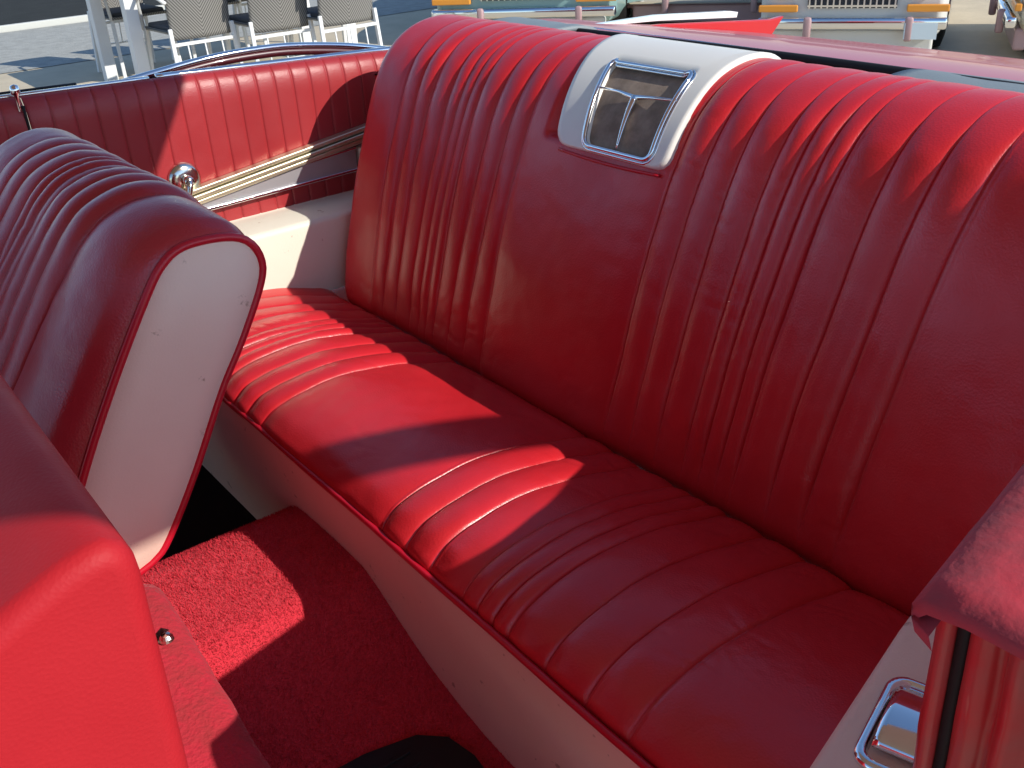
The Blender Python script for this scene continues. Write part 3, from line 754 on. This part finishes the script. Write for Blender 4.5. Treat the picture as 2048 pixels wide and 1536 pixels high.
# ================================================================== ADDED CANOPY out of view, outline fitted to throw shadow across seats, door and carpet
M['sun_blocker'] = mat('sun_blocker_cloth', (0.55, 0.50, 0.42), .9, bump=.3, bscale=300)
sun_blocker = empty('added_sun_blocker', (0, -1.0, 0)); tag(sun_blocker, 'added unseen sun awning on posts standing beside the car', 'blocker')
b = MB(); b.prism([(-1.6, 2.4), (.80, 2.4), (.95, .70), (1.53, .60), (1.53, -1.0), (2.06, -1.22), (2.06, -1.36), (1.56, -1.135), (1.48, -1.12), (1.26, -1.10), (1.02, -1.13), (.87, -1.15), (.80, -1.075), (.74, -1.02), (.6, -.95), (-1.6, -.95)], 'z', 2.192, 2.2); b.build('canopy', M['sun_blocker'], sun_blocker)
for (x, y) in ((-1.55, -.90), (-1.55, 2.35)):
    b = MB(); b.box((x, y, 1.096), (.05, .05, 2.19)); b.build('post', M['table'], sun_blocker)

# ---- open near door, unseen, added to bounce red light onto the front seats
rows = []
hx, hy, ang = -.62, .16, math.radians(-96)
for i in range(60):
    t = i / 59; L_ = 1.12 * t; d = (t * 25) % 1; d = min(d, 1 - d); bx = hx + math.cos(ang) * L_; by = hy + math.sin(ang) * L_
    rows.append([Vector((bx + .004 * (1 - math.exp(-d / .1)), by, z)) for z in (.30, .45, .6, .75, .88, .94, .955)] + [Vector((bx - .02, by, .965)), Vector((bx - .10, by, .955)), Vector((bx - .13, by, .88)), Vector((bx - .13, by, .35)), Vector((bx - .05, by, .30))])
od = grid('open_door', rows, M['red_panel'], car)
b = MB(); b.tube([(hx - .03 + math.cos(ang) * 1.12 * i / 20, hy + math.sin(ang) * 1.12 * i / 20, .97) for i in range(21)], .006, 8); b.build('belt_moulding', M['chrome'], od, smooth=True)

# ================================================================== PARKED CARS behind
M['teal'] = mat('teal_paint', (0.26, 0.42, 0.40), .3, coat=.4, var=.1)
M['mauve'] = mat('haze_paled_maroon', (0.44, 0.28, 0.28), .4, coat=.3, var=.15, vscale=3)  # veiling haze put into the paint as a pale, desaturated tone
M['creamp'] = mat('cream_paint', (0.66, 0.64, 0.50), .35, coat=.5)
M['greyp'] = mat('pale_grey_panel', (0.62, 0.62, 0.58), .5)
M['amber'] = mat('amber_lens', (0.75, 0.30, 0.04), .3)
M['lens'] = mat('lamp_glass', (0.62, 0.66, 0.66), .12, spec=.8)
M['numplate'] = mat('number_plate', (0.62, 0.72, 0.75), .4)
M['wind'] = mat('dark_car_glass', (0.10, 0.13, 0.13), .05, spec=.9)
M['blueink'] = mat('plate_ink', (0.08, 0.14, 0.30), .5)
def parked(name, loc, yaw, W, L, body, low, label, lamps='round', plate=True, zb=.12):
    """front centre at loc, nose along local -y, length along +y"""
    x0, y0, _ = loc; Rz = Matrix.Rotation(yaw, 4, 'Z'); e = empty(name, loc); tag(e, label, 'car')
    def T(mb):
        mb.V = [tuple(Rz @ Vector(v) + Vector(loc)) for v in mb.V]; return mb
    # body: lofted sections along length
    secs = [(0, .30, .62, .90), (.06, .22, .70, .97), (.5, .18, .76, 1.0), (L * .33, .17, .80, 1.0), (L * .7, .17, .80, 1.0), (L - .1, .22, .74, .96), (L, .32, .62, .88)]
    V = []; F = []; n = 12
    for (y, a, t, ws) in secs:
        a = zb + (a - .17) * .8; w2 = W / 2 * ws
        for (u, v) in ((-.92, 0), (-1, .15), (-1.0, .55), (-.97, .80), (-.86, .96), (-.5, 1.0), (.5, 1.0), (.86, .96), (.97, .80), (1.0, .55), (1, .15), (.92, 0)): V.append((u * w2, y, a + (t - a) * v))
    for i in range(len(secs) - 1):
        for j in range(n): F.append((i * n + j, i * n + (j + 1) % n, (i + 1) * n + (j + 1) % n, (i + 1) * n + j))
    F.append(tuple(range(n))[::-1]); F.append(tuple((len(secs) - 1) * n + j for j in range(n)))
    m = MB(); m.add(V, F); T(m).build('body', body, e, bevel=.02)
    m = MB(); zc = .78; V = []
    for (y, z, ws) in ((L * .30, zc, .92), (L * .42, 1.14, .74), (L * .68, 1.16, .74), (L * .86, zc, .90)):
        V += [(-W / 2 * ws, y, z), (W / 2 * ws, y, z)]
    m.add(V, [(0, 1, 3, 2), (2, 3, 5, 4), (4, 5, 7, 6), (0, 2, 4, 6), (1, 7, 5, 3)]); T(m).build('cabin', M['wind'], e, bevel=.03)
    m = MB(); m.add([(-W * .36, L * .43, 1.155), (W * .36, L * .43, 1.155), (W * .36, L * .67, 1.175), (-W * .36, L * .67, 1.175), (-W * .36, L * .43, 1.19), (W * .36, L * .43, 1.19), (W * .36, L * .67, 1.205), (-W * .36, L * .67, 1.205)], [(3, 2, 1, 0), (4, 5, 6, 7), (0, 1, 5, 4), (1, 2, 6, 5), (2, 3, 7, 6), (3, 0, 4, 7)]); T(m).build('roof', body, e, bevel=.01)
    m = MB(); m.box((0, .02, zb + .02), (W * .86, .08, .14), bev=.02); T(m).build('valance', low, e)
    m = MB(); m.box((0, -.06, .255), (W * .98, .07, .075), bev=.02); T(m).build('bumper', M['chrome'], e, smooth=True)
    for sx in (-.22, .30):
        m = MB(); m.box((sx * W, -.10, .225), (.05, .05, .15), bev=.015); T(m).build('overrider', M['mauve'], e, smooth=True)
    m = MB()
    m.box((0, -.01, .42), (W * .46, .03, .15))
    gr = T(m).build('grille', M['dark'], e)
    m = MB()
    for i in range(15): m.box((-W * .22 + W * .44 * i / 14, -.03, .42), (.010, .02, .15))
    for i in range(3): m.box((0, -.035, .36 + .055 * i), (W * .46, .012, .012))
    T(m).build('grille_bars', M['chrome'], gr)
    for sx in (-1, 1):
        m = MB(); m.lathe([(0, -.06), (.05, -.055), (.078, -.03), (.082, 0)], (sx * W * .36, 0, .50), 'y', 20); hl = T(m).build('headlight', M['lens'], e, smooth=True)
        m = MB(); ring = [(sx * W * .36 + .088 * math.cos(a * math.pi / 12), -.015, .50 + .088 * math.sin(a * math.pi / 12)) for a in range(24)]; m.tube(ring, .013, 8, closed=True); T(m).build('bezel', M['chrome'], hl, smooth=True)
        m = MB(); m.box((sx * W * .385, -.03, .345), (W * .21, .04, .045), bev=.008); T(m).build('indicator', M['amber'], e)
        for yy in (L * .18, L * .80):
            m = MB(); m.lathe([(0, -.09), (.20, -.09), (.27, -.07), (.285, -.02), (.285, .02), (.27, .07), (.20, .09), (0, .09)], (sx * (W / 2 - .09), yy, .285), 'x', 28); wh = T(m).build('wheel', M['rubber'], e, smooth=True)
            m = MB(); m.lathe([(0, .11 * sx), (.08, .11 * sx), (.15, .096 * sx), (.17, .09 * sx)], (sx * (W / 2 - .09), yy, .285), 'x', 24); T(m).build('hubcap', M['chrome'], wh, smooth=True)
    if plate:
        m = MB(); m.box((W * .36, -.115, .215), (.20, .012, .10)); pl = T(m).build('number_plate', M['numplate'], e)
    return e
parked('small_car', (6.03, 4.17, 0), math.radians(-57.8), 1.22, 3.1, M['greyp'], M['greyp'], 'small grey car with amber indicators and a chrome bumper, parked behind the red tail fin', plate=True)
parked('teal_car', (5.15, 6.55, 0), math.radians(-50), 1.5, 3.8, M['teal'], M['greyp'], 'teal old car parked behind the far corner of the rear seat', plate=False)
parked('maroon_car', (6.45, 5.85, 0), math.radians(-55), 1.35, 3.6, M['mauve'], M['mauve'], 'pale maroon car parked between the teal car and the small grey car', plate=False)
parked('cream_car', (7.16, 3.67, 0), math.radians(-147.8), 1.5, 3.9, M['creamp'], M['mauve'], 'cream car parked at the right beyond the red rear deck', plate=False)
